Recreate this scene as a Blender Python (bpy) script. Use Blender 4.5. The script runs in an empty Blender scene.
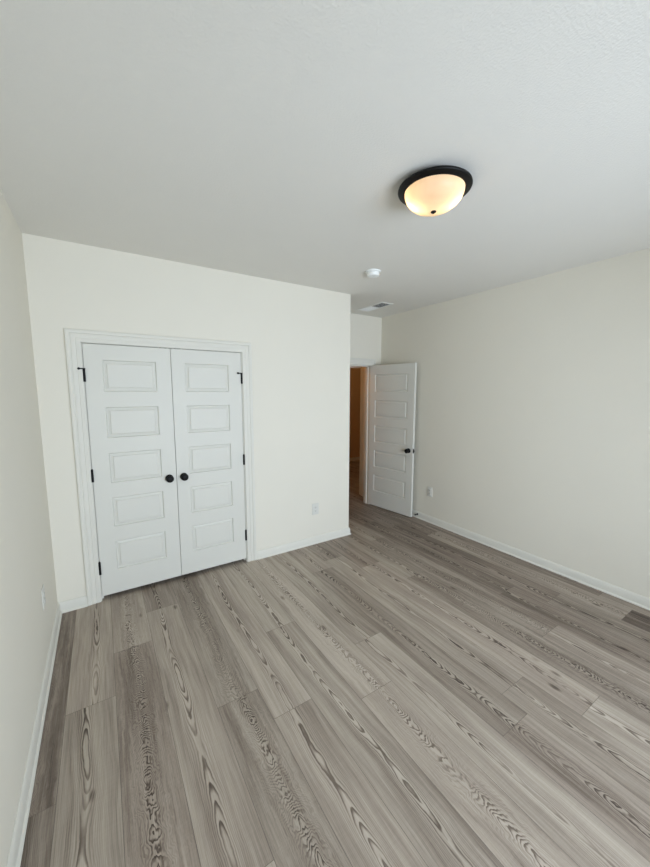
import bpy, bmesh, math, random
from mathutils import Vector, Matrix

scene = bpy.context.scene
COL = scene.collection
random.seed(7)

# ------------------------------------------------------------------ dimensions
H = 2.734            # ceiling height
XR = 3.862           # right wall
XE = 2.750           # end of the closet wall
YB = 0.734           # wall with the bedroom door
YF = -5.10           # wall behind the camera
CD0, CD1 = 0.2835, 1.4915      # closet door opening
HX, HY, HANG = 3.654, 0.726, 1.433   # hinge of the open door and its swing
JX = 3.660           # hinge-side jamb face

# ------------------------------------------------------------------ camera
cam_data = bpy.data.cameras.new('camera')
cam = bpy.data.objects.new('camera', cam_data)
COL.objects.link(cam)
YAW, PITCH, ROLL, FPX = -0.5714, 0.1193, 0.0003, 348.62
f = Vector((-math.sin(YAW)*math.cos(PITCH), math.cos(YAW)*math.cos(PITCH), -math.sin(PITCH)))
r = f.cross(Vector((0, 0, 1))).normalized()
u = r.cross(f)
c_, s_ = math.cos(ROLL), math.sin(ROLL)
r2 = c_*r + s_*u
u2 = -s_*r + c_*u
m = Matrix((r2, u2, -f)).transposed().to_4x4()
m.translation = Vector((0.3689, -3.1865, 1.6775))
cam.matrix_world = m
cam_data.sensor_fit = 'VERTICAL'
cam_data.sensor_height = 24.0
cam_data.sensor_width = 18.0
cam_data.lens = FPX * 24.0 / 867.0
cam_data.clip_start = 0.02
scene.camera = cam

# ------------------------------------------------------------------ world, lights, exposure
scene.view_settings.view_transform = 'Standard'
scene.view_settings.look = 'None'
scene.view_settings.gamma = 1.0
scene.view_settings.use_curve_mapping = False
scene.view_settings.exposure = 0.0
scene.cycles.use_denoising = True
scene.cycles.max_bounces = 14
scene.cycles.diffuse_bounces = 10

world = bpy.data.worlds.new('daylight')
scene.world = world
world.use_nodes = True
bg = world.node_tree.nodes['Background']
bg.inputs['Color'].default_value = (0.78, 0.90, 1.0, 1)
bg.inputs['Strength'].default_value = 1.0

def area(name, loc, rot, sx, sy, power, color):
    l = bpy.data.lights.new(name, 'AREA')
    l.shape = 'RECTANGLE'; l.size = sx; l.size_y = sy
    l.energy = power; l.color = color
    o = bpy.data.objects.new(name, l)
    o.location = loc; o.rotation_euler = rot
    COL.objects.link(o)
    return o
# daylight entering by the window behind the camera
WX0, WX1, WZ0, WZ1 = 0.60, 3.25, 0.35, 2.02
area('window_daylight', ((WX0+WX1)/2, YF-0.16, (WZ0+WZ1)/2), (math.radians(90), 0, 0),
     WX1-WX0, WZ1-WZ0, 224.0, (0.755, 0.862, 1.0))
# warm ceiling bulb out in the hall
hl = bpy.data.lights.new('hall_bulb', 'POINT'); hl.energy = 6.5; hl.color = (1.0, 0.55, 0.20); hl.shadow_soft_size = 0.08
ho = bpy.data.objects.new('hall_bulb', hl); ho.location = (2.35, 1.02, 2.2); COL.objects.link(ho)

fl = bpy.data.lights.new('far_room_fill', 'POINT'); fl.energy = 6.0; fl.color = (1.0, 0.60, 0.26); fl.shadow_soft_size = 0.08  # added unseen fill light that lifts the far wall beyond the doorway
fo = bpy.data.objects.new('far_room_fill', fl); fo.location = (4.6, 2.3, 2.3); COL.objects.link(fo)

# ------------------------------------------------------------------ material helpers
def new_mat(name):
    mt = bpy.data.materials.new(name)
    mt.use_nodes = True
    nt = mt.node_tree
    return mt, nt, nt.nodes['Principled BSDF']

def lin(rgb):
    return tuple(((v/255)/12.92 if v/255 <= 0.04045 else ((v/255+0.055)/1.055)**2.4) for v in rgb) + (1.0,)

def plain(name, rgb, rough=0.5, metal=0.0, bump=0.0, bscale=200.0, bdist=0.001, spec=0.5):
    mt, nt, b = new_mat(name)
    b.inputs['Roughness'].default_value = rough
    b.inputs['Metallic'].default_value = metal
    b.inputs['Specular IOR Level'].default_value = spec
    tc = nt.nodes.new('ShaderNodeTexCoord')
    nz = nt.nodes.new('ShaderNodeTexNoise')
    nz.inputs['Scale'].default_value = 3.0
    nz.inputs['Detail'].default_value = 3.0
    nt.links.new(tc.outputs['Object'], nz.inputs['Vector'])
    ra = nt.nodes.new('ShaderNodeMix'); ra.data_type = 'RGBA'
    c = lin(rgb)
    ra.inputs['A'].default_value = tuple(v*0.985 for v in c[:3]) + (1,)
    ra.inputs['B'].default_value = tuple(min(1, v*1.015) for v in c[:3]) + (1,)
    nt.links.new(nz.outputs['Fac'], ra.inputs['Factor'])
    nt.links.new(ra.outputs['Result'], b.inputs['Base Color'])
    if bump > 0:
        n2 = nt.nodes.new('ShaderNodeTexNoise')
        n2.inputs['Scale'].default_value = bscale
        n2.inputs['Detail'].default_value = 4.0
        nt.links.new(tc.outputs['Object'], n2.inputs['Vector'])
        bp = nt.nodes.new('ShaderNodeBump')
        bp.inputs['Strength'].default_value = bump
        bp.inputs['Distance'].default_value = bdist
        nt.links.new(n2.outputs['Fac'], bp.inputs['Height'])
        nt.links.new(bp.outputs['Normal'], b.inputs['Normal'])
    return mt

M_WALL = plain('wall_paint', (224, 220, 208), 0.75, bump=0.25, bscale=90, bdist=0.002, spec=0.25)
M_CEIL = plain('ceiling_paint', (226, 224, 218), 0.9, bump=0.5, bscale=120, bdist=0.003, spec=0.1)
M_TRIM = plain('trim_paint', (217, 215, 206), 0.45, spec=0.25)
M_DOOR = plain('door_paint', (213, 212, 204), 0.45, spec=0.3, bump=0.08, bscale=60)
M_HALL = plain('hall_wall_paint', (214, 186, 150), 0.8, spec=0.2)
M_BLACK = plain('matte_black_metal', (9, 9, 10), 0.55, 0.0, spec=0.25)
M_BRONZE = plain('dark_bronze', (5, 4, 4), 0.5, 0.0, spec=0.25)
M_PLASTIC = plain('white_plastic', (238, 240, 238), 0.35)
M_PLATE = plain('outlet_plastic', (214, 213, 206), 0.45, spec=0.3)
M_SLOT = plain('dark_slot', (40, 40, 40), 0.6)
M_VENT = plain('vent_enamel', (232, 232, 228), 0.4)
M_DUCT = plain('vent_duct', (26, 26, 27), 0.8)
M_RUBBER = plain('black_rubber', (24, 24, 24), 0.7)
M_SCREW = plain('painted_screw', (225, 226, 224), 0.4)

def glass_mat():
    mt, nt, b = new_mat('window_glass')
    out = nt.nodes['Material Output']
    tr = nt.nodes.new('ShaderNodeBsdfTransparent')
    gl = nt.nodes.new('ShaderNodeBsdfGlossy'); gl.inputs['Roughness'].default_value = 0.02
    fr = nt.nodes.new('ShaderNodeFresnel'); fr.inputs['IOR'].default_value = 1.45
    mx = nt.nodes.new('ShaderNodeMixShader')
    nt.links.new(fr.outputs[0], mx.inputs[0]); nt.links.new(tr.outputs[0], mx.inputs[1]); nt.links.new(gl.outputs[0], mx.inputs[2])
    nt.links.new(mx.outputs[0], out.inputs['Surface'])
    return mt
M_GLASS = glass_mat()

def alabaster_mat():
    mt, nt, b = new_mat('alabaster_glass')
    out = nt.nodes['Material Output']
    tc = nt.nodes.new('ShaderNodeTexCoord')
    nz = nt.nodes.new('ShaderNodeTexNoise'); nz.inputs['Scale'].default_value = 5; nz.inputs['Detail'].default_value = 3; nz.inputs['Distortion'].default_value = 1.2
    nt.links.new(tc.outputs['Object'], nz.inputs['Vector'])
    rp = nt.nodes.new('ShaderNodeValToRGB')
    rp.color_ramp.elements[0].position = 0.35; rp.color_ramp.elements[0].color = (0.88, 0.74, 0.58, 1)
    rp.color_ramp.elements[1].position = 0.7; rp.color_ramp.elements[1].color = (0.95, 0.83, 0.68, 1)
    nt.links.new(nz.outputs['Fac'], rp.inputs['Fac'])
    t = nt.nodes.new('ShaderNodeBsdfTranslucent')
    nt.links.new(rp.outputs['Color'], t.inputs['Color'])
    d = nt.nodes.new('ShaderNodeBsdfDiffuse')
    nt.links.new(rp.outputs['Color'], d.inputs['Color'])
    g = nt.nodes.new('ShaderNodeBsdfGlossy'); g.inputs['Roughness'].default_value = 0.2
    m1 = nt.nodes.new('ShaderNodeMixShader'); m1.inputs[0].default_value = 0.62
    nt.links.new(d.outputs[0], m1.inputs[1]); nt.links.new(t.outputs[0], m1.inputs[2])
    m2 = nt.nodes.new('ShaderNodeMixShader'); m2.inputs[0].default_value = 0.015
    nt.links.new(m1.outputs[0], m2.inputs[1]); nt.links.new(g.outputs[0], m2.inputs[2])
    nt.links.new(m2.outputs[0], out.inputs['Surface'])
    return mt
M_ALAB = alabaster_mat()

def bulb_mat(strength):
    mt, nt, b = new_mat('glowing_bulb')
    b.inputs['Base Color'].default_value = (1, 0.9, 0.75, 1)
    b.inputs['Emission Color'].default_value = (1.0, 0.73, 0.43, 1)
    b.inputs['Emission Strength'].default_value = strength
    return mt
M_BULB = bulb_mat(17.5)

# ---- plank flooring: heart grain, side grain and tone all follow each plank's own coordinates
def floor_mat():
    mt, nt, b = new_mat('grey_oak_planks')
    N, L = nt.nodes, nt.links
    def val(x):
        return x
    def mth(op, a, bb=None, cc=None, clamp=False):
        n = N.new('ShaderNodeMath'); n.operation = op; n.use_clamp = clamp
        for i, x in enumerate((a, bb, cc)):
            if x is None: continue
            if isinstance(x, (int, float)): n.inputs[i].default_value = x
            else: L.new(x, n.inputs[i])
        return n.outputs[0]
    def comb(x, y, z):
        n = N.new('ShaderNodeCombineXYZ')
        for i, q in enumerate((x, y, z)):
            if isinstance(q, (int, float)): n.inputs[i].default_value = q
            else: L.new(q, n.inputs[i])
        return n.outputs[0]
    def noise(vec, detail=2.0, rough=0.5, dist=0.0):
        n = N.new('ShaderNodeTexNoise'); n.inputs['Scale'].default_value = 1.0
        n.inputs['Detail'].default_value = detail; n.inputs['Roughness'].default_value = rough
        n.inputs['Distortion'].default_value = dist
        L.new(vec, n.inputs['Vector'])
        return n.outputs['Fac']
    def smooth(x, a, c, lo=0.0, hi=1.0):
        n = N.new('ShaderNodeMapRange'); n.interpolation_type = 'SMOOTHSTEP'
        L.new(x, n.inputs['Value'])
        n.inputs['From Min'].default_value = a; n.inputs['From Max'].default_value = c
        n.inputs['To Min'].default_value = lo; n.inputs['To Max'].default_value = hi
        return n.outputs['Result']
    uv = N.new('ShaderNodeUVMap'); uv.uv_map = 'plank_uv'
    su = N.new('ShaderNodeSeparateXYZ'); L.new(uv.outputs[0], su.inputs[0])
    U, V = su.outputs[0], su.outputs[1]
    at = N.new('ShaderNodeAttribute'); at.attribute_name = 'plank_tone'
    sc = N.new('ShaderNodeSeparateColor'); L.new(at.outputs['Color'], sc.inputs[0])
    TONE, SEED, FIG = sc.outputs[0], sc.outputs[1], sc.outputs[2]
    S = mth('MULTIPLY', SEED, 37.0)
    FIG2 = mth('MULTIPLY', FIG, FIG)
    # heart line wanders along the plank
    wander = mth('MULTIPLY', mth('SUBTRACT', noise(comb(0.0, mth('MULTIPLY', V, 1.6), S), 2), 0.5), 0.07)
    uu = mth('SUBTRACT', U, wander)
    uu = mth('ADD', uu, mth('MULTIPLY', mth('SUBTRACT', noise(comb(mth('MULTIPLY', U, 34.0), mth('MULTIPLY', V, 17.0), S), 2), 0.5), mth('MULTIPLY_ADD', FIG2, 0.030, 0.006)))
    # depth of the growth-ring axis under the face: slow drift plus lumps -> chains of loops
    d1 = mth('MULTIPLY', mth('SUBTRACT', noise(comb(5.1, mth('MULTIPLY', V, 1.9), S), 1), 0.5), 0.070)
    d2 = mth('MULTIPLY', mth('SUBTRACT', noise(comb(9.3, mth('MULTIPLY', V, 9.0), S), 1), 0.5), mth('MULTIPLY', FIG2, 0.05))
    climb = mth('MULTIPLY', mth('PINGPONG', mth('ADD', V, mth('MULTIPLY', noise(comb(3.3, mth('MULTIPLY', V, 1.1), S), 1), 0.9)), 0.42), mth('MULTIPLY', FIG2, 0.26))
    d = mth('ADD', mth('ADD', mth('ADD', d1, d2), climb), 0.024)
    rr = mth('SQRT', mth('ADD', mth('MULTIPLY', uu, uu), mth('MULTIPLY', d, d)))
    rr = mth('ADD', rr, mth('MULTIPLY', mth('SUBTRACT', noise(comb(mth('MULTIPLY', U, 36.0), mth('MULTIPLY', V, 14.0), S), 2), 0.5), mth('MULTIPLY_ADD', FIG2, 0.026, 0.002)))
    ph = mth('MULTIPLY', rr, 1.0/0.0056)
    saw = mth('FRACT', ph)
    ring = mth('MULTIPLY', smooth(saw, 0.30, 0.80), smooth(saw, 0.86, 1.0, 1.0, 0.0))
    au = mth('ABSOLUTE', uu)
    heart = smooth(au, 0.005, 0.029, 1.0, 0.0)
    patch = smooth(noise(comb(2.2, mth('MULTIPLY', V, 2.6), S), 2), 0.30, 0.58)
    heart_amt = mth('MULTIPLY', heart, mth('MULTIPLY_ADD', patch, 0.65, 0.35))
    side = mth('MULTIPLY', mth('SUBTRACT', 1.0, heart), mth('MULTIPLY', smooth(au, 0.03, 0.085, 1.0, 0.25), 0.24))
    ring_amt = mth('MULTIPLY', ring, mth('ADD', heart_amt, side))
    # fine straight pores and broader streaks along the plank
    fine = noise(comb(mth('MULTIPLY', U, 300.0), mth('MULTIPLY', V, 5.0), S), 3, 0.6)
    streak = noise(comb(mth('MULTIPLY', uu, 48.0), mth('MULTIPLY', V, 1.4), S), 3, 0.6)
    broad = noise(comb(mth('MULTIPLY', uu, 12.0), mth('MULTIPLY', V, 0.9), S), 2, 0.5)
    saww = noise(comb(mth('MULTIPLY', U, 9.0), mth('MULTIPLY', V, 130.0), S), 1, 0.5)
    # knots
    vor = N.new('ShaderNodeTexVoronoi'); vor.voronoi_dimensions = '3D'; vor.inputs['Scale'].default_value = 1.0
    L.new(comb(mth('MULTIPLY', U, 5.0), mth('MULTIPLY', V, 2.2), mth('MULTIPLY', S, 3.0)), vor.inputs['Vector'])
    knot = smooth(vor.outputs['Distance'], 0.02, 0.10, 1.0, 0.0)
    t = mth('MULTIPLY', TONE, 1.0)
    t = mth('ADD', t, mth('MULTIPLY', mth('SUBTRACT', broad, 0.5), 0.55))
    t = mth('ADD', t, mth('MULTIPLY', mth('SUBTRACT', streak, 0.5), 0.50))
    t = mth('ADD', t, mth('MULTIPLY', mth('SUBTRACT', fine, 0.5), 0.42))
    t = mth('ADD', t, mth('MULTIPLY', mth('SUBTRACT', saww, 0.5), 0.05))
    t = mth('ADD', t, mth('MULTIPLY', heart_amt, 0.10))
    t = mth('SUBTRACT', t, mth('MULTIPLY', ring_amt, 0.56))
    t = mth('SUBTRACT', t, mth('MULTIPLY', knot, 0.35))
    rp = N.new('ShaderNodeValToRGB')
    e = rp.color_ramp.elements
    e[0].position = 0.0; e[0].color = lin((70, 60, 53))
    e[1].position = 1.0; e[1].color = lin((208, 200, 190))
    k = e.new(0.28); k.color = lin((120, 109, 100))
    k = e.new(0.62); k.color = lin((172, 162, 151))
    L.new(t, rp.inputs['Fac'])
    # slight warm / cool drift between planks
    hs = N.new('ShaderNodeMix'); hs.data_type = 'RGBA'; hs.blend_type = 'MULTIPLY'; hs.inputs['Factor'].default_value = 1.0
    tint = N.new('ShaderNodeMix'); tint.data_type = 'RGBA'
    tint.inputs['A'].default_value = (0.99, 0.978, 0.945, 1); tint.inputs['B'].default_value = (1.0, 0.965, 0.935, 1)
    L.new(mth('FRACT', mth('MULTIPLY', SEED, 7.31)), tint.inputs['Factor'])
    L.new(rp.outputs['Color'], hs.inputs['A']); L.new(tint.outputs['Result'], hs.inputs['B'])
    L.new(hs.outputs['Result'], b.inputs['Base Color'])
    b.inputs['Roughness'].default_value = 0.46
    L.new(smooth(fine, 0.3, 0.7, 0.52, 0.42), b.inputs['Roughness'])
    b.inputs['Specular IOR Level'].default_value = 0.25
    bp = N.new('ShaderNodeBump'); bp.inputs['Strength'].default_value = 0.35; bp.inputs['Distance'].default_value = 0.0008
    L.new(mth('SUBTRACT', fine, ring_amt), bp.inputs['Height']); L.new(bp.outputs['Normal'], b.inputs['Normal'])
    return mt
M_FLOOR = floor_mat()
M_SEAM = plain('plank_seam', (112, 103, 94), 0.8)

# ------------------------------------------------------------------ mesh helpers
def bx(bm, x0, x1, y0, y1, z0, z1, mi=0):
    vs = [bm.verts.new(p) for p in ((x0,y0,z0),(x1,y0,z0),(x1,y1,z0),(x0,y1,z0),(x0,y0,z1),(x1,y0,z1),(x1,y1,z1),(x0,y1,z1))]
    for q in ((3,2,1,0),(4,5,6,7),(0,1,5,4),(1,2,6,5),(2,3,7,6),(3,0,4,7)):
        fc = bm.faces.new([vs[i] for i in q]); fc.material_index = mi
    return vs

def bbox(bm, x0, x1, y0, y1, z0, z1, bev=0.001, seg=2):
    t = bmesh.new(); bx(t, x0, x1, y0, y1, z0, z1)
    bmesh.ops.bevel(t, geom=t.edges[:], offset=bev, segments=seg, affect='EDGES', profile=0.5)
    merge(bm, t)

def merge(bm, other, mat=None):
    me = bpy.data.meshes.new('tmp'); other.to_mesh(me); other.free()
    if mat is not None: me.transform(mat)
    bm.from_mesh(me); bpy.data.meshes.remove(me)

def lathe(bm, prof, seg=48, mat=None, close_ends=True):
    """prof: list of (radius, z) around +z"""
    t = bmesh.new(); rings = []
    for (rd, z) in prof:
        if rd < 1e-6: rings.append([t.verts.new((0, 0, z))])
        else: rings.append([t.verts.new((rd*math.cos(2*math.pi*i/seg), rd*math.sin(2*math.pi*i/seg), z)) for i in range(seg)])
    for a, b in zip(rings[:-1], rings[1:]):
        for i in range(seg):
            j = (i+1) % seg
            if len(a) == 1 and len(b) == 1: continue
            if len(a) == 1: t.faces.new((a[0], b[j], b[i]))
            elif len(b) == 1: t.faces.new((a[i], a[j], b[0]))
            else: t.faces.new((a[i], a[j], b[j], b[i]))
    bmesh.ops.recalc_face_normals(t, faces=t.faces[:])
    merge(bm, t, mat)

def obj(name, bm, mat, parent=None, smooth=False, mats=None, angle=35):
    bmesh.ops.recalc_face_normals(bm, faces=bm.faces[:]) if name not in ('glass_bowl',) else None
    me = bpy.data.meshes.new(name); bm.to_mesh(me); bm.free()
    for mm in (mats or [mat]): me.materials.append(mm)
    if smooth:
        for p in me.polygons: p.use_smooth = True
        me.set_sharp_from_angle(angle=math.radians(angle))
    o = bpy.data.objects.new(name, me); COL.objects.link(o)
    if parent is not None: o.parent = parent
    return o

def empty(name, loc=(0,0,0), rz=0.0):
    o = bpy.data.objects.new(name, None); COL.objects.link(o)
    o.location = loc; o.rotation_euler = (0, 0, rz); o.empty_display_size = 0.05
    return o

def tag(o, label=None, cat=None, group=None, kind=None):
    if label: o['label'] = label
    if cat: o['category'] = cat
    if group: o['group'] = group
    if kind: o['kind'] = kind
    return o

def sweep(bm, path, prof, to3d, side=1):
    """Mitred sweep of an open profile (w = to the side of the path, t = out of its plane) along a 2D path."""
    pts = [Vector(p) for p in path]; n = len(pts); rows = []
    for i, p in enumerate(pts):
        d0 = (pts[i]-pts[i-1]).normalized() if i > 0 else None
        d1 = (pts[i+1]-pts[i]).normalized() if i < n-1 else None
        n0 = Vector((-d0.y, d0.x))*side if d0 else None
        n1 = Vector((-d1.y, d1.x))*side if d1 else None
        if n0 is None: mv = n1
        elif n1 is None: mv = n0
        else:
            h = (n0+n1).normalized(); mv = h/max(0.2, h.dot(n0))
        rows.append([bm.verts.new(to3d(p.x+mv.x*w, p.y+mv.y*w, t)) for (w, t) in prof])
    for a, b in zip(rows[:-1], rows[1:]):
        for k in range(len(prof)-1):
            bm.faces.new((a[k], a[k+1], b[k+1], b[k]))
        bm.faces.new((a[-1], a[0], b[0], b[-1]))
    bm.faces.new(rows[0]); bm.faces.new(rows[-1])

# ------------------------------------------------------------------ floor
PW, PX0, PL = 0.2265, 0.112, 1.83
JOINT = {-1: -1.55, 0: -1.085, 1: -0.715, 2: -0.36, 3: -1.47, 4: -1.69, 5: -1.06, 6: -1.84, 7: -1.49,
         8: -0.55, 9: -2.24, 10: -2.54, 11: -1.085, 12: -0.30, 13: -1.68, 14: -1.95, 15: -2.355}
# tone of the plank on the near (0) and far (1) side of the joint
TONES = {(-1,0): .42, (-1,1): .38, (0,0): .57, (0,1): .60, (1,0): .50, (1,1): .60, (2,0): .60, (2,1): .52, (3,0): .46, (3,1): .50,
         (4,0): .57, (4,1): .66, (5,0): .56, (5,1): .66, (6,0): .62, (6,1): .70, (7,0): .60, (7,1): .60, (9,0): .50, (9,1): .60,  # middle columns raised: window light on the floor put into plank tone
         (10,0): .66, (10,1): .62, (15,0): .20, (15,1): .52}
FIGS = {1: 1.0, 3: .95, 6: .8, 0: .2, 2: .25, 4: .3, 5: .35, 7: .3, 8: .6}
def build_floor():
    bm = bmesh.new()
    uvl = bm.loops.layers.uv.new('plank_uv'); cl = bm.loops.layers.float_color.new('plank_tone')
    x_lo, x_hi, y_lo, y_hi, g = -0.10, 7.2, YF-0.12, 3.62, 0.0010
    zt = 0.0
    def quad(x0, x1, y0, y1, y_org, tone, seed, fig, xc):
        vs = [bm.verts.new(p) for p in ((x0+g, y0+g, zt), (x1-g, y0+g, zt), (x1-g, y1-g, zt), (x0+g, y1-g, zt))]
        fc = bm.faces.new(vs); fc.material_index = 0
        for lp in fc.loops:
            lp[uvl].uv = (lp.vert.co.x - xc, lp.vert.co.y - y_org + seed*11.0)
            lp[cl] = (tone, seed, fig, 1)
    col = int(math.floor((x_lo-PX0)/PW))
    while PX0+PW*col < x_hi:
        x0, x1 = PX0+PW*col, PX0+PW*(col+1)
        j = JOINT.get(col, random.uniform(-1.2, 0))
        for kk in range(-4, 5):
            y0, y1 = j+PL*kk, j+PL*(kk+1)
            a, b_ = max(y0, y_lo), min(y1, y_hi)
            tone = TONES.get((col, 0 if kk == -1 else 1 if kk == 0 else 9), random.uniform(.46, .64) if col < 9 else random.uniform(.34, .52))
            sd = random.random(); fg = FIGS.get(col, random.choice((.2, .3, .5, .9)))
            off = random.uniform(-.02, .02)
            if b_-a < 0.02: continue
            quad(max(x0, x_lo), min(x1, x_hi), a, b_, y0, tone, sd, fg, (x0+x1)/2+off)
        col += 1
    bx(bm, x_lo, x_hi, y_lo, y_hi, -0.05, -0.0012, 1)
    me = bpy.data.meshes.new('floor'); bm.to_mesh(me); bm.free()
    me.materials.append(M_FLOOR); me.materials.append(M_SEAM)
    o = bpy.data.objects.new('floor', me); COL.objects.link(o)
    tag(o, 'grey wood-look plank floor with dark swirling heart grain', 'floor', kind='structure')
build_floor()

# ------------------------------------------------------------------ shell
def struct(name, boxes, mat, label=None, cat=None):
    bm = bmesh.new()
    for q in boxes: bx(bm, *q)
    o = obj(name, bm, mat)
    return tag(o, label, cat, kind='structure')
T = 0.115
struct('ceiling', [(-0.12, 7.2, YF-0.12, 3.62, H, H+0.1)], M_CEIL, 'flat white lightly textured ceiling', 'ceiling')
struct('wall_left', [(-0.12, 0, YF-0.12, 0.9, 0, H)], M_WALL, 'plain white wall on the left of the room', 'wall')
struct('wall_closet', [(0, CD0-0.016, 0, T, 0, H), (CD1+0.016, XE, 0, T, 0, H), (CD0-0.016, CD1+0.016, 0, T, 2.050, H),
                       (XE-T, XE, T, YB, 0, H)], M_WALL, 'white wall holding the closet doors, ending at an outside corner', 'wall')
struct('wall_right', [(XR, XR+0.12, YF-0.12, 1.20, 0, H)], M_WALL, 'plain white wall on the right of the room', 'wall')
DX0 = 2.896
struct('wall_entry', [(0, DX0-0.018, YB, YB+T, 0, H), (JX+0.018, XR, YB, YB+T, 0, H), (DX0-0.018, JX+0.018, YB, YB+T, 2.062, H)], M_WALL,
       'white wall above and around the bedroom doorway', 'wall')
struct('wall_window', [(0, WX0, YF-0.12, YF, 0, H), (WX1, XR, YF-0.12, YF, 0, H), (WX0, WX1, YF-0.12, YF, 0, WZ0), (WX0, WX1, YF-0.12, YF, WZ1, H)], M_WALL,
       'white wall with the window, behind the viewer', 'wall')
# the hall beyond the bedroom door
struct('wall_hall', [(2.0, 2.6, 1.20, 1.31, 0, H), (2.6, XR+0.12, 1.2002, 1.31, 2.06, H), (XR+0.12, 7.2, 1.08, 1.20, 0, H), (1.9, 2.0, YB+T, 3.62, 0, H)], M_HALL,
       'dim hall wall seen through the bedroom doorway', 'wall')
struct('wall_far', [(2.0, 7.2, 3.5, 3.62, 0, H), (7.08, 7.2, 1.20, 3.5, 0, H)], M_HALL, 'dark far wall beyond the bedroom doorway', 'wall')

# ------------------------------------------------------------------ baseboards
BB = [(0, 0), (0.024, 0.0), (0.0235, 0.006), (0.019, 0.012), (0.014, 0.0145), (0.014, 0.060), (0.0115, 0.066), (0.0105, 0.072), (0.007, 0.079), (0.003, 0.083), (0, 0.083)]
def baseboard(name, paths, side, label, mat=None):
    bm = bmesh.new()
    for pth in paths:
        sweep(bm, pth, BB, lambda x, y, t: (x, y, t), side)
    tag(obj(name, bm, mat or M_TRIM, smooth=True), label, 'baseboard', kind='structure')
CW = 0.0915
baseboard('baseboard_left', [[(0.0002, YF), (0.0002, 0)]], -1, 'white baseboard along the left wall')
baseboard('baseboard_closet', [[(0.0, -0.0002), (CD0-0.009-CW, -0.0002)],
                             [(CD1+0.009+CW, -0.0002), (XE+0.0002, -0.0002), (XE+0.0002, YB)]], -1,
          'white baseboard on both sides of the closet doors, turning the corner')
baseboard('baseboard_right', [[(XR-0.0002, YB), (XR-0.0002, YF)]], -1, 'white baseboard along the right wall')
baseboard('baseboard_window', [[(XR-0.03, YF+0.0002), (0.03, YF+0.0002)]], -1, 'white baseboard below the window')
def hall_boards():
    bm = bmesh.new()
    sweep(bm, [(XR-0.0002, 1.135), (XR-0.0002, YB+T+0.001)], BB, lambda x, y, t: (x, y, t), -1)
    sweep(bm, [(2.0, 3.4998), (7.0, 3.4998)], BB, lambda x, y, t: (x, y, t), -1)
    tag(obj('baseboard_hall', bm, M_TRIM, smooth=True), 'pale baseboard along the hall walls beyond the doorway', 'baseboard', kind='structure')
hall_boards()

# ------------------------------------------------------------------ casings and jambs
CS_UNIT = [(0, 0), (0, 0.009), (0.003, 0.0115), (0.019, 0.0115), (0.022, 0.0095), (0.026, 0.0125), (0.034, 0.0135), (0.041, 0.0135), (0.044, 0.0115),
      (0.048, 0.0165), (0.053, 0.0185), (0.061, 0.0185), (0.0652, 0.0165), (0.0665, 0.013), (0.0665, 0)]
CS = [(w*CW/0.0665, t) for (w, t) in CS_UNIT]
def casing(bm, x0, x1, zt, y, face):
    # face -1: casing stands towards -y
    sweep(bm, [(x0, 0.0), (x0, zt), (x1, zt), (x1, 0.0)], CS, lambda x, z, t: (x, y+face*t, z), 1)
bm = bmesh.new()
casing(bm, CD0-0.009, CD1+0.009, 2.0385, -0.0002, -1)
bx(bm, CD0-0.0155, CD0-0.0022, 0.0005, T, 0, 2.036); bx(bm, CD1+0.0022, CD1+0.0155, 0.0005, T, 0, 2.036)
bx(bm, CD0-0.0155, CD1+0.0155, 0.0005, T, 2.0365, 2.0495)
bx(bm, CD0-0.0022, CD0+0.010, 0.040, 0.075, 0, 2.036); bx(bm, CD1-0.010, CD1+0.0022, 0.040, 0.075, 0, 2.036)
bx(bm, CD0, CD1, 0.040, 0.075, 2.022, 2.0365)
tag(obj('trim_1', bm, M_TRIM, smooth=True, angle=25), 'white moulded casing around the double closet doors', 'door casing', kind='structure')
bm = bmesh.new()
casing(bm, DX0-0.005, JX+0.005, 2.050, YB-0.0002, -1)
bx(bm, DX0-0.0175, DX0, YB+0.0005, YB+T-0.0005, 0, 2.046); bx(bm, JX, JX+0.0175, YB+0.0005, YB+T-0.0005, 0, 2.046)
bx(bm, DX0-0.0175, JX+0.0175, YB+0.0005, YB+T-0.0005, 2.046, 2.0615)
bx(bm, DX0, DX0+0.011, YB+0.040, YB+0.075, 0, 2.046); bx(bm, JX-0.011, JX, YB+0.040, YB+0.075, 0, 2.046); bx(bm, DX0, JX, YB+0.040, YB+0.075, 2.035, 2.046)
tag(obj('trim_2', bm, M_TRIM, smooth=True, angle=25), 'white casing and jamb of the open bedroom doorway', 'door casing', kind='structure')
bm = bmesh.new()
bx(bm, 2.6, XR-0.001, 1.19, 1.1998, 2.045, 2.105)
bx(bm, XR-0.006, XR-0.0005, 1.13, 1.1995, 0, 2.105)
tag(obj('trim_3', bm, M_TRIM), 'pale casing of the hall opening seen through the bedroom doorway', 'door casing', kind='structure')

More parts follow.
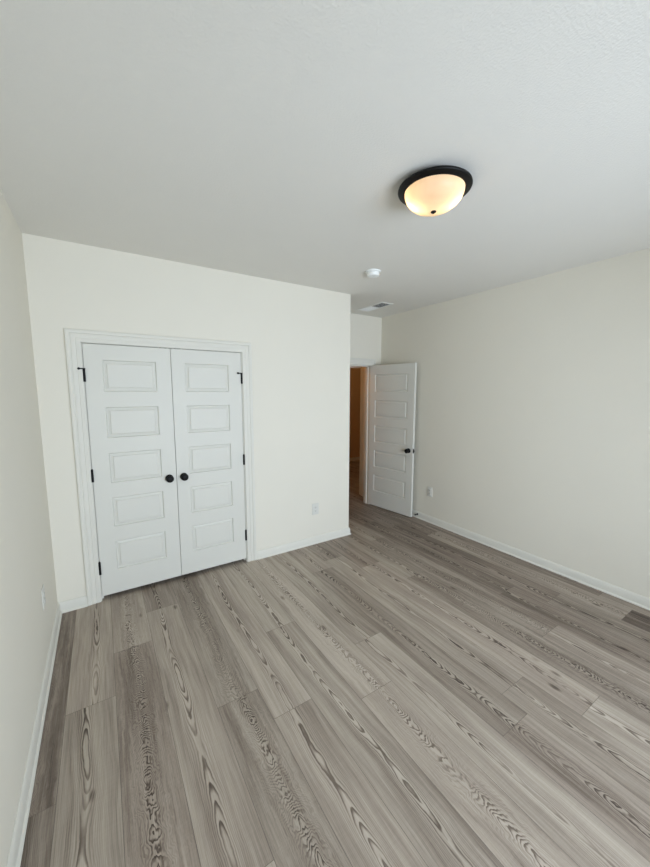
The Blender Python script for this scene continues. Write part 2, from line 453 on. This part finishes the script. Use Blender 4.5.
# ------------------------------------------------------------------ window behind the camera
def window():
    root = empty('window_1', (0, 0, 0)); tag(root, 'white framed double window behind the viewer', 'window', kind='structure')
    bm = bmesh.new(); yo = YF-0.10; yi = YF-0.04; w = 0.045; xm = (WX0+WX1)/2; zm = (WZ0+WZ1)/2
    for (a, b_) in ((WX0, xm-0.02), (xm+0.02, WX1)):
        bx(bm, a, a+w, yo, yi, WZ0, WZ1); bx(bm, b_-w, b_, yo, yi, WZ0, WZ1)
        bx(bm, a+w, b_-w, yo, yi, WZ0, WZ0+w); bx(bm, a+w, b_-w, yo, yi, WZ1-w, WZ1); bx(bm, a+w, b_-w, yo, yi, zm-0.02, zm+0.02)
    bx(bm, xm-0.02, xm+0.02, yo, yi, WZ0, WZ1)
    obj('window_frame', bm, M_TRIM, root)
    bm = bmesh.new(); bbox(bm, WX0-0.04, WX1+0.04, YF-0.02, YF+0.03, WZ0-0.025, WZ0, 0.004); obj('window_sill', bm, M_TRIM, root)
    for (a, b_) in ((WX0, xm-0.02), (xm+0.02, WX1)):
        for (z0, z1) in ((WZ0+w, zm-0.02), (zm+0.02, WZ1-w)):
            bm = bmesh.new(); bx(bm, a+w, b_-w, YF-0.072, YF-0.068, z0, z1); obj('pane', bm, M_GLASS, root)
window()

# ------------------------------------------------------------------ five-panel door slab
ROWS = [(1.918, 1.678), (1.5575, 1.3175), (1.197, 0.957), (0.8365, 0.5965), (0.476, 0.236)]
def slab_bm(w, z0, z1, px0, px1, th=0.035):
    """Slab from x 0..w, visible face at y=0, back at y=th, five raised panels on both faces."""
    bm = bmesh.new()
    zs = [z1] + [z for rw in ROWS for z in rw] + [z0]
    def face_side(y, sgn):
        def P(x, z, d): return bm.verts.new((x, y+sgn*d, z))
        def q(x0, x1, za, zb):
            bm.faces.new([P(x0, za, 0), P(x1, za, 0), P(x1, zb, 0), P(x0, zb, 0)])
        q(0, px0, z0, z1); q(px1, w, z0, z1)
        for i in range(0, len(zs), 2): q(px0, px1, zs[i+1], zs[i])
        steps = [(0, 0), (0.002, 0.0030), (0.0045, 0.0095), (0.0075, 0.0120), (0.0110, 0.0120), (0.0275, 0.0075), (0.0300, 0.0018), (0.0312, 0.0012)]
        for (zt, zb) in ROWS:
            rings = []
            for (ins, dp) in steps:
                rings.append([P(px0+ins, zb+ins, dp), P(px1-ins, zb+ins, dp), P(px1-ins, zt-ins, dp), P(px0+ins, zt-ins, dp)])
            for a, b_ in zip(rings[:-1], rings[1:]):
                for k in range(4):
                    bm.faces.new((a[k], a[(k+1) % 4], b_[(k+1) % 4], b_[k]))
            bm.faces.new(rings[-1])
    face_side(0.0, 1); face_side(th, -1)
    for quad in (((0,0,z0),(0,0,z1),(0,th,z1),(0,th,z0)), ((w,0,z0),(w,0,z1),(w,th,z1),(w,th,z0)),
                 ((0,0,z0),(w,0,z0),(w,th,z0),(0,th,z0)), ((0,0,z1),(w,0,z1),(w,th,z1),(0,th,z1))):
        bm.faces.new([bm.verts.new(v) for v in quad])
    bmesh.ops.remove_doubles(bm, verts=bm.verts[:], dist=0.0002)
    return bm

KNOB = [(0, 0), (0.028, 0), (0.0285, 0.002), (0.027, 0.005), (0.020, 0.007), (0.012, 0.009), (0.0105, 0.014), (0.0105, 0.022), (0.014, 0.026),
        (0.022, 0.030), (0.0265, 0.036), (0.0275, 0.042), (0.0255, 0.049), (0.019, 0.054), (0.010, 0.0565), (0, 0.057)]
def knob(parent, x, z, y, sgn):
    """knob whose axis leaves the face at y towards sgn*y"""
    bm = bmesh.new()
    rot = Matrix.Translation((x, y, z)) @ Matrix.Rotation(math.radians(90 if sgn < 0 else -90), 4, 'X')
    lathe(bm, [(a*1.12, b*1.06) for a, b in KNOB], 40, rot)
    return obj('knob', bm, M_BLACK, parent, smooth=True)

def hinge(parent, x, z0, z1, arm=None, y=-0.006):
    bm = bmesh.new()
    rad = 0.0082
    n = 5; hh = (z1-z0)/n
    for k in range(n):
        lathe(bm, [(0, 0), (rad, 0), (rad, hh-0.0008), (0, hh-0.0008)], 16, Matrix.Translation((x, y, z0+k*hh)))
    lathe(bm, [(0, 0), (0.0045, 0), (0.0062, 0.002), (0.004, 0.006), (0, 0.007)], 16, Matrix.Translation((x, y, z1)))
    bx(bm, x-0.0012, x+0.0012, y, y+0.03, z0+0.0005, z1-0.001)
    h = obj('hinge', bm, M_BLACK, parent, smooth=True)
    if arm:
        a0, a1 = arm; za = z1+0.004
        b2 = bmesh.new()
        bbox(b2, a0, a1, y-0.010, y+0.002, za-0.0045, za+0.0045, 0.001)
        lathe(b2, [(0, 0), (0.008, 0), (0.009, 0.003), (0.009, 0.010), (0.005, 0.0125), (0, 0.013)], 16,
              Matrix.Translation((a0+0.006, y-0.012, za)) @ Matrix.Rotation(math.radians(90), 4, 'X') @ Matrix.Translation((0, 0, -0.012)))
        obj('pin_stop', b2, M_BLACK, h, smooth=True)
    return h

CM = (CD0+CD1)/2
def closet_leaf(name, x0, x1, px0, px1, kx, hinge_x, arm, label, catch_x):
    root = empty(name, (x0, 0.001, 0)); tag(root, label, 'closet door', kind='structure')
    obj('door_panel', slab_bm(x1-x0, 0.038, 2.0325, px0-x0, px1-x0), M_DOOR, root)
    knob(root, kx-x0, 0.940, 0.0, -1)
    for (za, zb, ar) in ((1.751, 1.843, arm), (0.983, 1.078, None), (0.226, 0.328, None)):
        hinge(root, hinge_x-x0, za, zb, ([q-x0 for q in ar] if ar else None))
    b2 = bmesh.new(); bbox(b2, catch_x-x0-0.026, catch_x-x0+0.026, 0.0, 0.024, 2.0327, 2.0362, 0.0005); obj('roller_catch', b2, M_BLACK, root)
closet_leaf('door_1', CD0+0.001, CM-0.002, CM-0.4870, CM-0.1140, CM-0.060, CD0-0.0005, (0.246, 0.293),
            'white five-panel closet door nearer the left wall, hinged on its left side', CM-0.055)
closet_leaf('door_2', CM+0.002, CD1-0.001, CM+0.1080, CM+0.4840, CM+0.058, CD1+0.0005, (1.451, 1.498),
            'white five-panel closet door nearer the outside corner, hinged on its right side', CM+0.055)

# open bedroom door: local x runs from the hinge to the free edge, local y=0 is the face seen
def bedroom_door():
    root = empty('door_3', (HX, HY, 0), -HANG); tag(root, 'white five-panel bedroom door standing open against the right wall', 'door', kind='structure')
    obj('door_panel', slab_bm(0.762, 0.014, 2.043, 0.098, 0.660), M_DOOR, root)
bedroom_door()
DOOR3 = bpy.data.objects['door_3']
# which side of the slab faces away: the face seen looks to -x (local -y), thickness runs towards local +y
knob(DOOR3, 0.698, 0.905, 0.0, -1)
knob(DOOR3, 0.698, 0.905, 0.035, 1)
bm = bmesh.new(); bbox(bm, 0.7615, 0.7632, 0.005, 0.030, 0.876, 0.934, 0.0005)
bbox(bm, 0.7625, 0.773, 0.010, 0.025, 0.893, 0.917, 0.002); obj('latch_plate', bm, M_BLACK, DOOR3)
for (za, zb) in ((1.751, 1.843), (0.983, 1.078), (0.226, 0.328)):
    hinge(DOOR3, -0.006, za, zb, y=0.039).name = 'hinge'

# ------------------------------------------------------------------ ceiling light
def ceiling_light():
    cx, cy = 1.870, -1.880
    root = empty('ceiling_light', (cx, cy, H))
    tag(root, 'lit round flush-mount ceiling light with a cream glass bowl and black rim', 'ceiling light')
    bm = bmesh.new()
    lathe(bm, [(0.06, -0.0005), (0.122, -0.0005), (0.126, -0.003), (0.128, -0.009), (0.140, -0.013), (0.158, -0.017), (0.172, -0.022), (0.180, -0.028), (0.182, -0.034), (0.180, -0.039),
               (0.174, -0.042), (0.165, -0.044), (0.158, -0.048), (0.152, -0.049), (0.149, -0.047), (0.148, -0.036), (0.120, -0.016), (0.06, -0.006), (0.06, -0.0005)], 96)
    obj('rim', bm, M_BRONZE, root, smooth=True, angle=50)
    bm = bmesh.new()
    prof = []
    R0, Z0, DZ = 0.1475, -0.044, 0.095
    for k in range(0, 19):
        a = k/18*math.pi/2
        prof.append((R0*math.cos(a)**0.90 if k < 18 else 0.0, Z0-DZ*math.sin(a)))
    lathe(bm, prof, 96)
    obj('glass_bowl', bm, M_ALAB, root, smooth=True, angle=80)
    bm = bmesh.new()
    zb = Z0-DZ
    lathe(bm, [(0, zb+0.003), (0.013, zb+0.001), (0.0142, zb-0.002), (0.0125, zb-0.005), (0.008, zb-0.0065), (0.006, zb-0.009), (0.003, zb-0.0105), (0, zb-0.011)], 32)
    obj('finial', bm, M_BRONZE, root, smooth=True)
    ax = Vector((0.70, -0.71, 0)).normalized()
    for s in (-1, 1):
        p = ax*(0.078*s)
        dirm = Matrix.Translation((p.x*0.38, p.y*0.38, -0.058)) @ (Vector((ax.x*s, ax.y*s, -0.35))).to_track_quat('Z', 'Y').to_matrix().to_4x4()
        bm = bmesh.new(); lathe(bm, [(0, 0), (0.016, 0), (0.016, 0.028), (0, 0.028)], 20, dirm)
        so = obj('socket', bm, M_PLASTIC, root, smooth=True)
        bm = bmesh.new(); lathe(bm, [(0, 0.029), (0.012, 0.029), (0.013, 0.038), (0.020, 0.052), (0.0235, 0.064), (0.0225, 0.074), (0.016, 0.083), (0.007, 0.087), (0, 0.088)], 24, dirm)
        obj('bulb', bm, M_BULB, so, smooth=True)
ceiling_light()

# ------------------------------------------------------------------ smoke detector
def smoke():
    root = empty('smoke_detector', (2.473, -0.70, H)); tag(root, 'small round white smoke detector on the ceiling beyond the ceiling light', 'smoke detector')
    bm = bmesh.new(); lathe(bm, [(0, -0.0004), (0.068, -0.0004), (0.0685, -0.004), (0.066, -0.009), (0.060, -0.011), (0, -0.011)], 48); obj('mounting_base', bm, M_PLASTIC, root, smooth=True)
    bm = bmesh.new(); lathe(bm, [(0, -0.0112), (0.050, -0.0112), (0.052, -0.014), (0.052, -0.017), (0.055, -0.019), (0.055, -0.034), (0.051, -0.041), (0.040, -0.045), (0.018, -0.046), (0.016, -0.044), (0, -0.044)], 48)
    obj('body', bm, M_PLASTIC, root, smooth=True)
    bm = bmesh.new(); lathe(bm, [(0, -0.0445), (0.011, -0.0445), (0.011, -0.0475), (0, -0.048)], 24); obj('test_button', bm, M_SCREW, root, smooth=True)
smoke()

# ------------------------------------------------------------------ ceiling vent
def vent():
    x0, x1, y0, y1 = 3.245, 3.435, 0.045, 0.525
    root = empty('ceiling_vent', ((x0+x1)/2, (y0+y1)/2, H)); tag(root, 'white rectangular ceiling vent in the nook above the open door', 'ceiling vent')
    hx, hy = (x1-x0)/2, (y1-y0)/2; w = 0.024
    bm = bmesh.new()
    sweep(bm, [(-hx, 0), (-hx, hy), (hx, hy), (hx, -hy), (-hx, -hy), (-hx, 0)], [(0, -0.0004), (0, -0.002), (-0.005, -0.006), (-w, -0.007), (-w, -0.0004)], lambda x, y, t: (x, y, t), 1)
    bx(bm, -hx+w, hx-w, -0.006, 0.006, -0.007, -0.0004)
    obj('frame', bm, M_VENT, root)
    bm = bmesh.new(); bx(bm, -hx+w, hx-w, -hy+w, hy-w, -0.0008, -0.0003); obj('duct_backing', bm, M_DUCT, root)
    n = 9
    for bank in (-1, 1):
        ya, yb_ = (0.008, hy-w-0.002)
        for k in range(n):
            yy = bank*(ya+(k+0.5)*(yb_-ya)/n)
            bm = bmesh.new()
            t2 = bmesh.new(); bx(t2, -hx+w, hx-w, -0.0006, 0.0006, -0.0048, 0.0048)
            merge(bm, t2, Matrix.Translation((0, yy, -0.0055)) @ Matrix.Rotation(math.radians(42 if bank > 0 else -66), 4, 'X'))
            obj('slat', bm, M_VENT, root)
vent()

# ------------------------------------------------------------------ outlets
def outlet(loc, rz, label):
    """plate stands in the local xz plane, facing local -y"""
    root = empty('wall_outlet', loc, rz); tag(root, label, 'outlet')
    bm = bmesh.new(); bbox(bm, -0.0415, 0.0415, -0.0058, -0.0003, -0.0635, 0.0635, 0.0022, 3); obj('cover_plate', bm, M_PLATE, root, smooth=True)
    for dz in (0.0195, -0.0195):
        bm = bmesh.new(); bbox(bm, -0.0165, 0.0165, -0.0088, -0.0056, dz-0.014, dz+0.014, 0.0014, 2)
        rc = obj('receptacle', bm, M_PLATE, root, smooth=True)
        bm = bmesh.new()
        bx(bm, -0.0075, -0.0053, -0.0091, -0.0085, dz-0.002, dz+0.008); bx(bm, 0.0053, 0.0075, -0.0091, -0.0085, dz-0.001, dz+0.007)
        lathe(bm, [(0, 0), (0.0026, 0), (0.0026, 0.0006), (0, 0.0006)], 12, Matrix.Translation((0, -0.0085, dz-0.0075)) @ Matrix.Rotation(math.radians(90), 4, 'X'))
        obj('slots', bm, M_SLOT, rc)
    bm = bmesh.new(); lathe(bm, [(0, 0), (0.0033, 0), (0.003, 0.0012), (0, 0.0015)], 16, Matrix.Translation((0, -0.0058, 0)) @ Matrix.Rotation(math.radians(90), 4, 'X'))
    obj('screw', bm, M_SCREW, root, smooth=True)
outlet((2.290, 0, 0.395), 0.0, 'white wall outlet between the closet doors and the outside corner')
outlet((XR, -0.248, 0.402), math.radians(-90), 'white wall outlet beside the open bedroom door')
outlet((0, -0.585, 0.435), math.radians(90), 'white wall outlet low on the wall left of the closet')

# ------------------------------------------------------------------ door stop
def door_stop():
    y, z = -0.066, 0.052
    root = empty('door_stop', (XR-0.0142, y, z)); tag(root, 'small black door stop on the baseboard behind the open door', 'door stop')
    rot = Matrix.Rotation(math.radians(-90), 4, 'Y')
    bm = bmesh.new(); lathe(bm, [(0, 0), (0.012, 0), (0.012, 0.003), (0.008, 0.006), (0, 0.007)], 24, rot); obj('base', bm, M_BLACK, root, smooth=True)
    bm = bmesh.new()
    pr = [(0, 0.005)]
    for k in range(12):
        pr += [(0.0048, 0.006+k*0.0026), (0.0062, 0.0073+k*0.0026)]
    pr += [(0, 0.0375)]
    lathe(bm, pr, 20, rot); obj('spring', bm, M_BLACK, root, smooth=True)
    bm = bmesh.new(); lathe(bm, [(0, 0.037), (0.0085, 0.037), (0.009, 0.040), (0.009, 0.050), (0.006, 0.053), (0, 0.054)], 24, rot); obj('tip', bm, M_RUBBER, root, smooth=True)
door_stop()
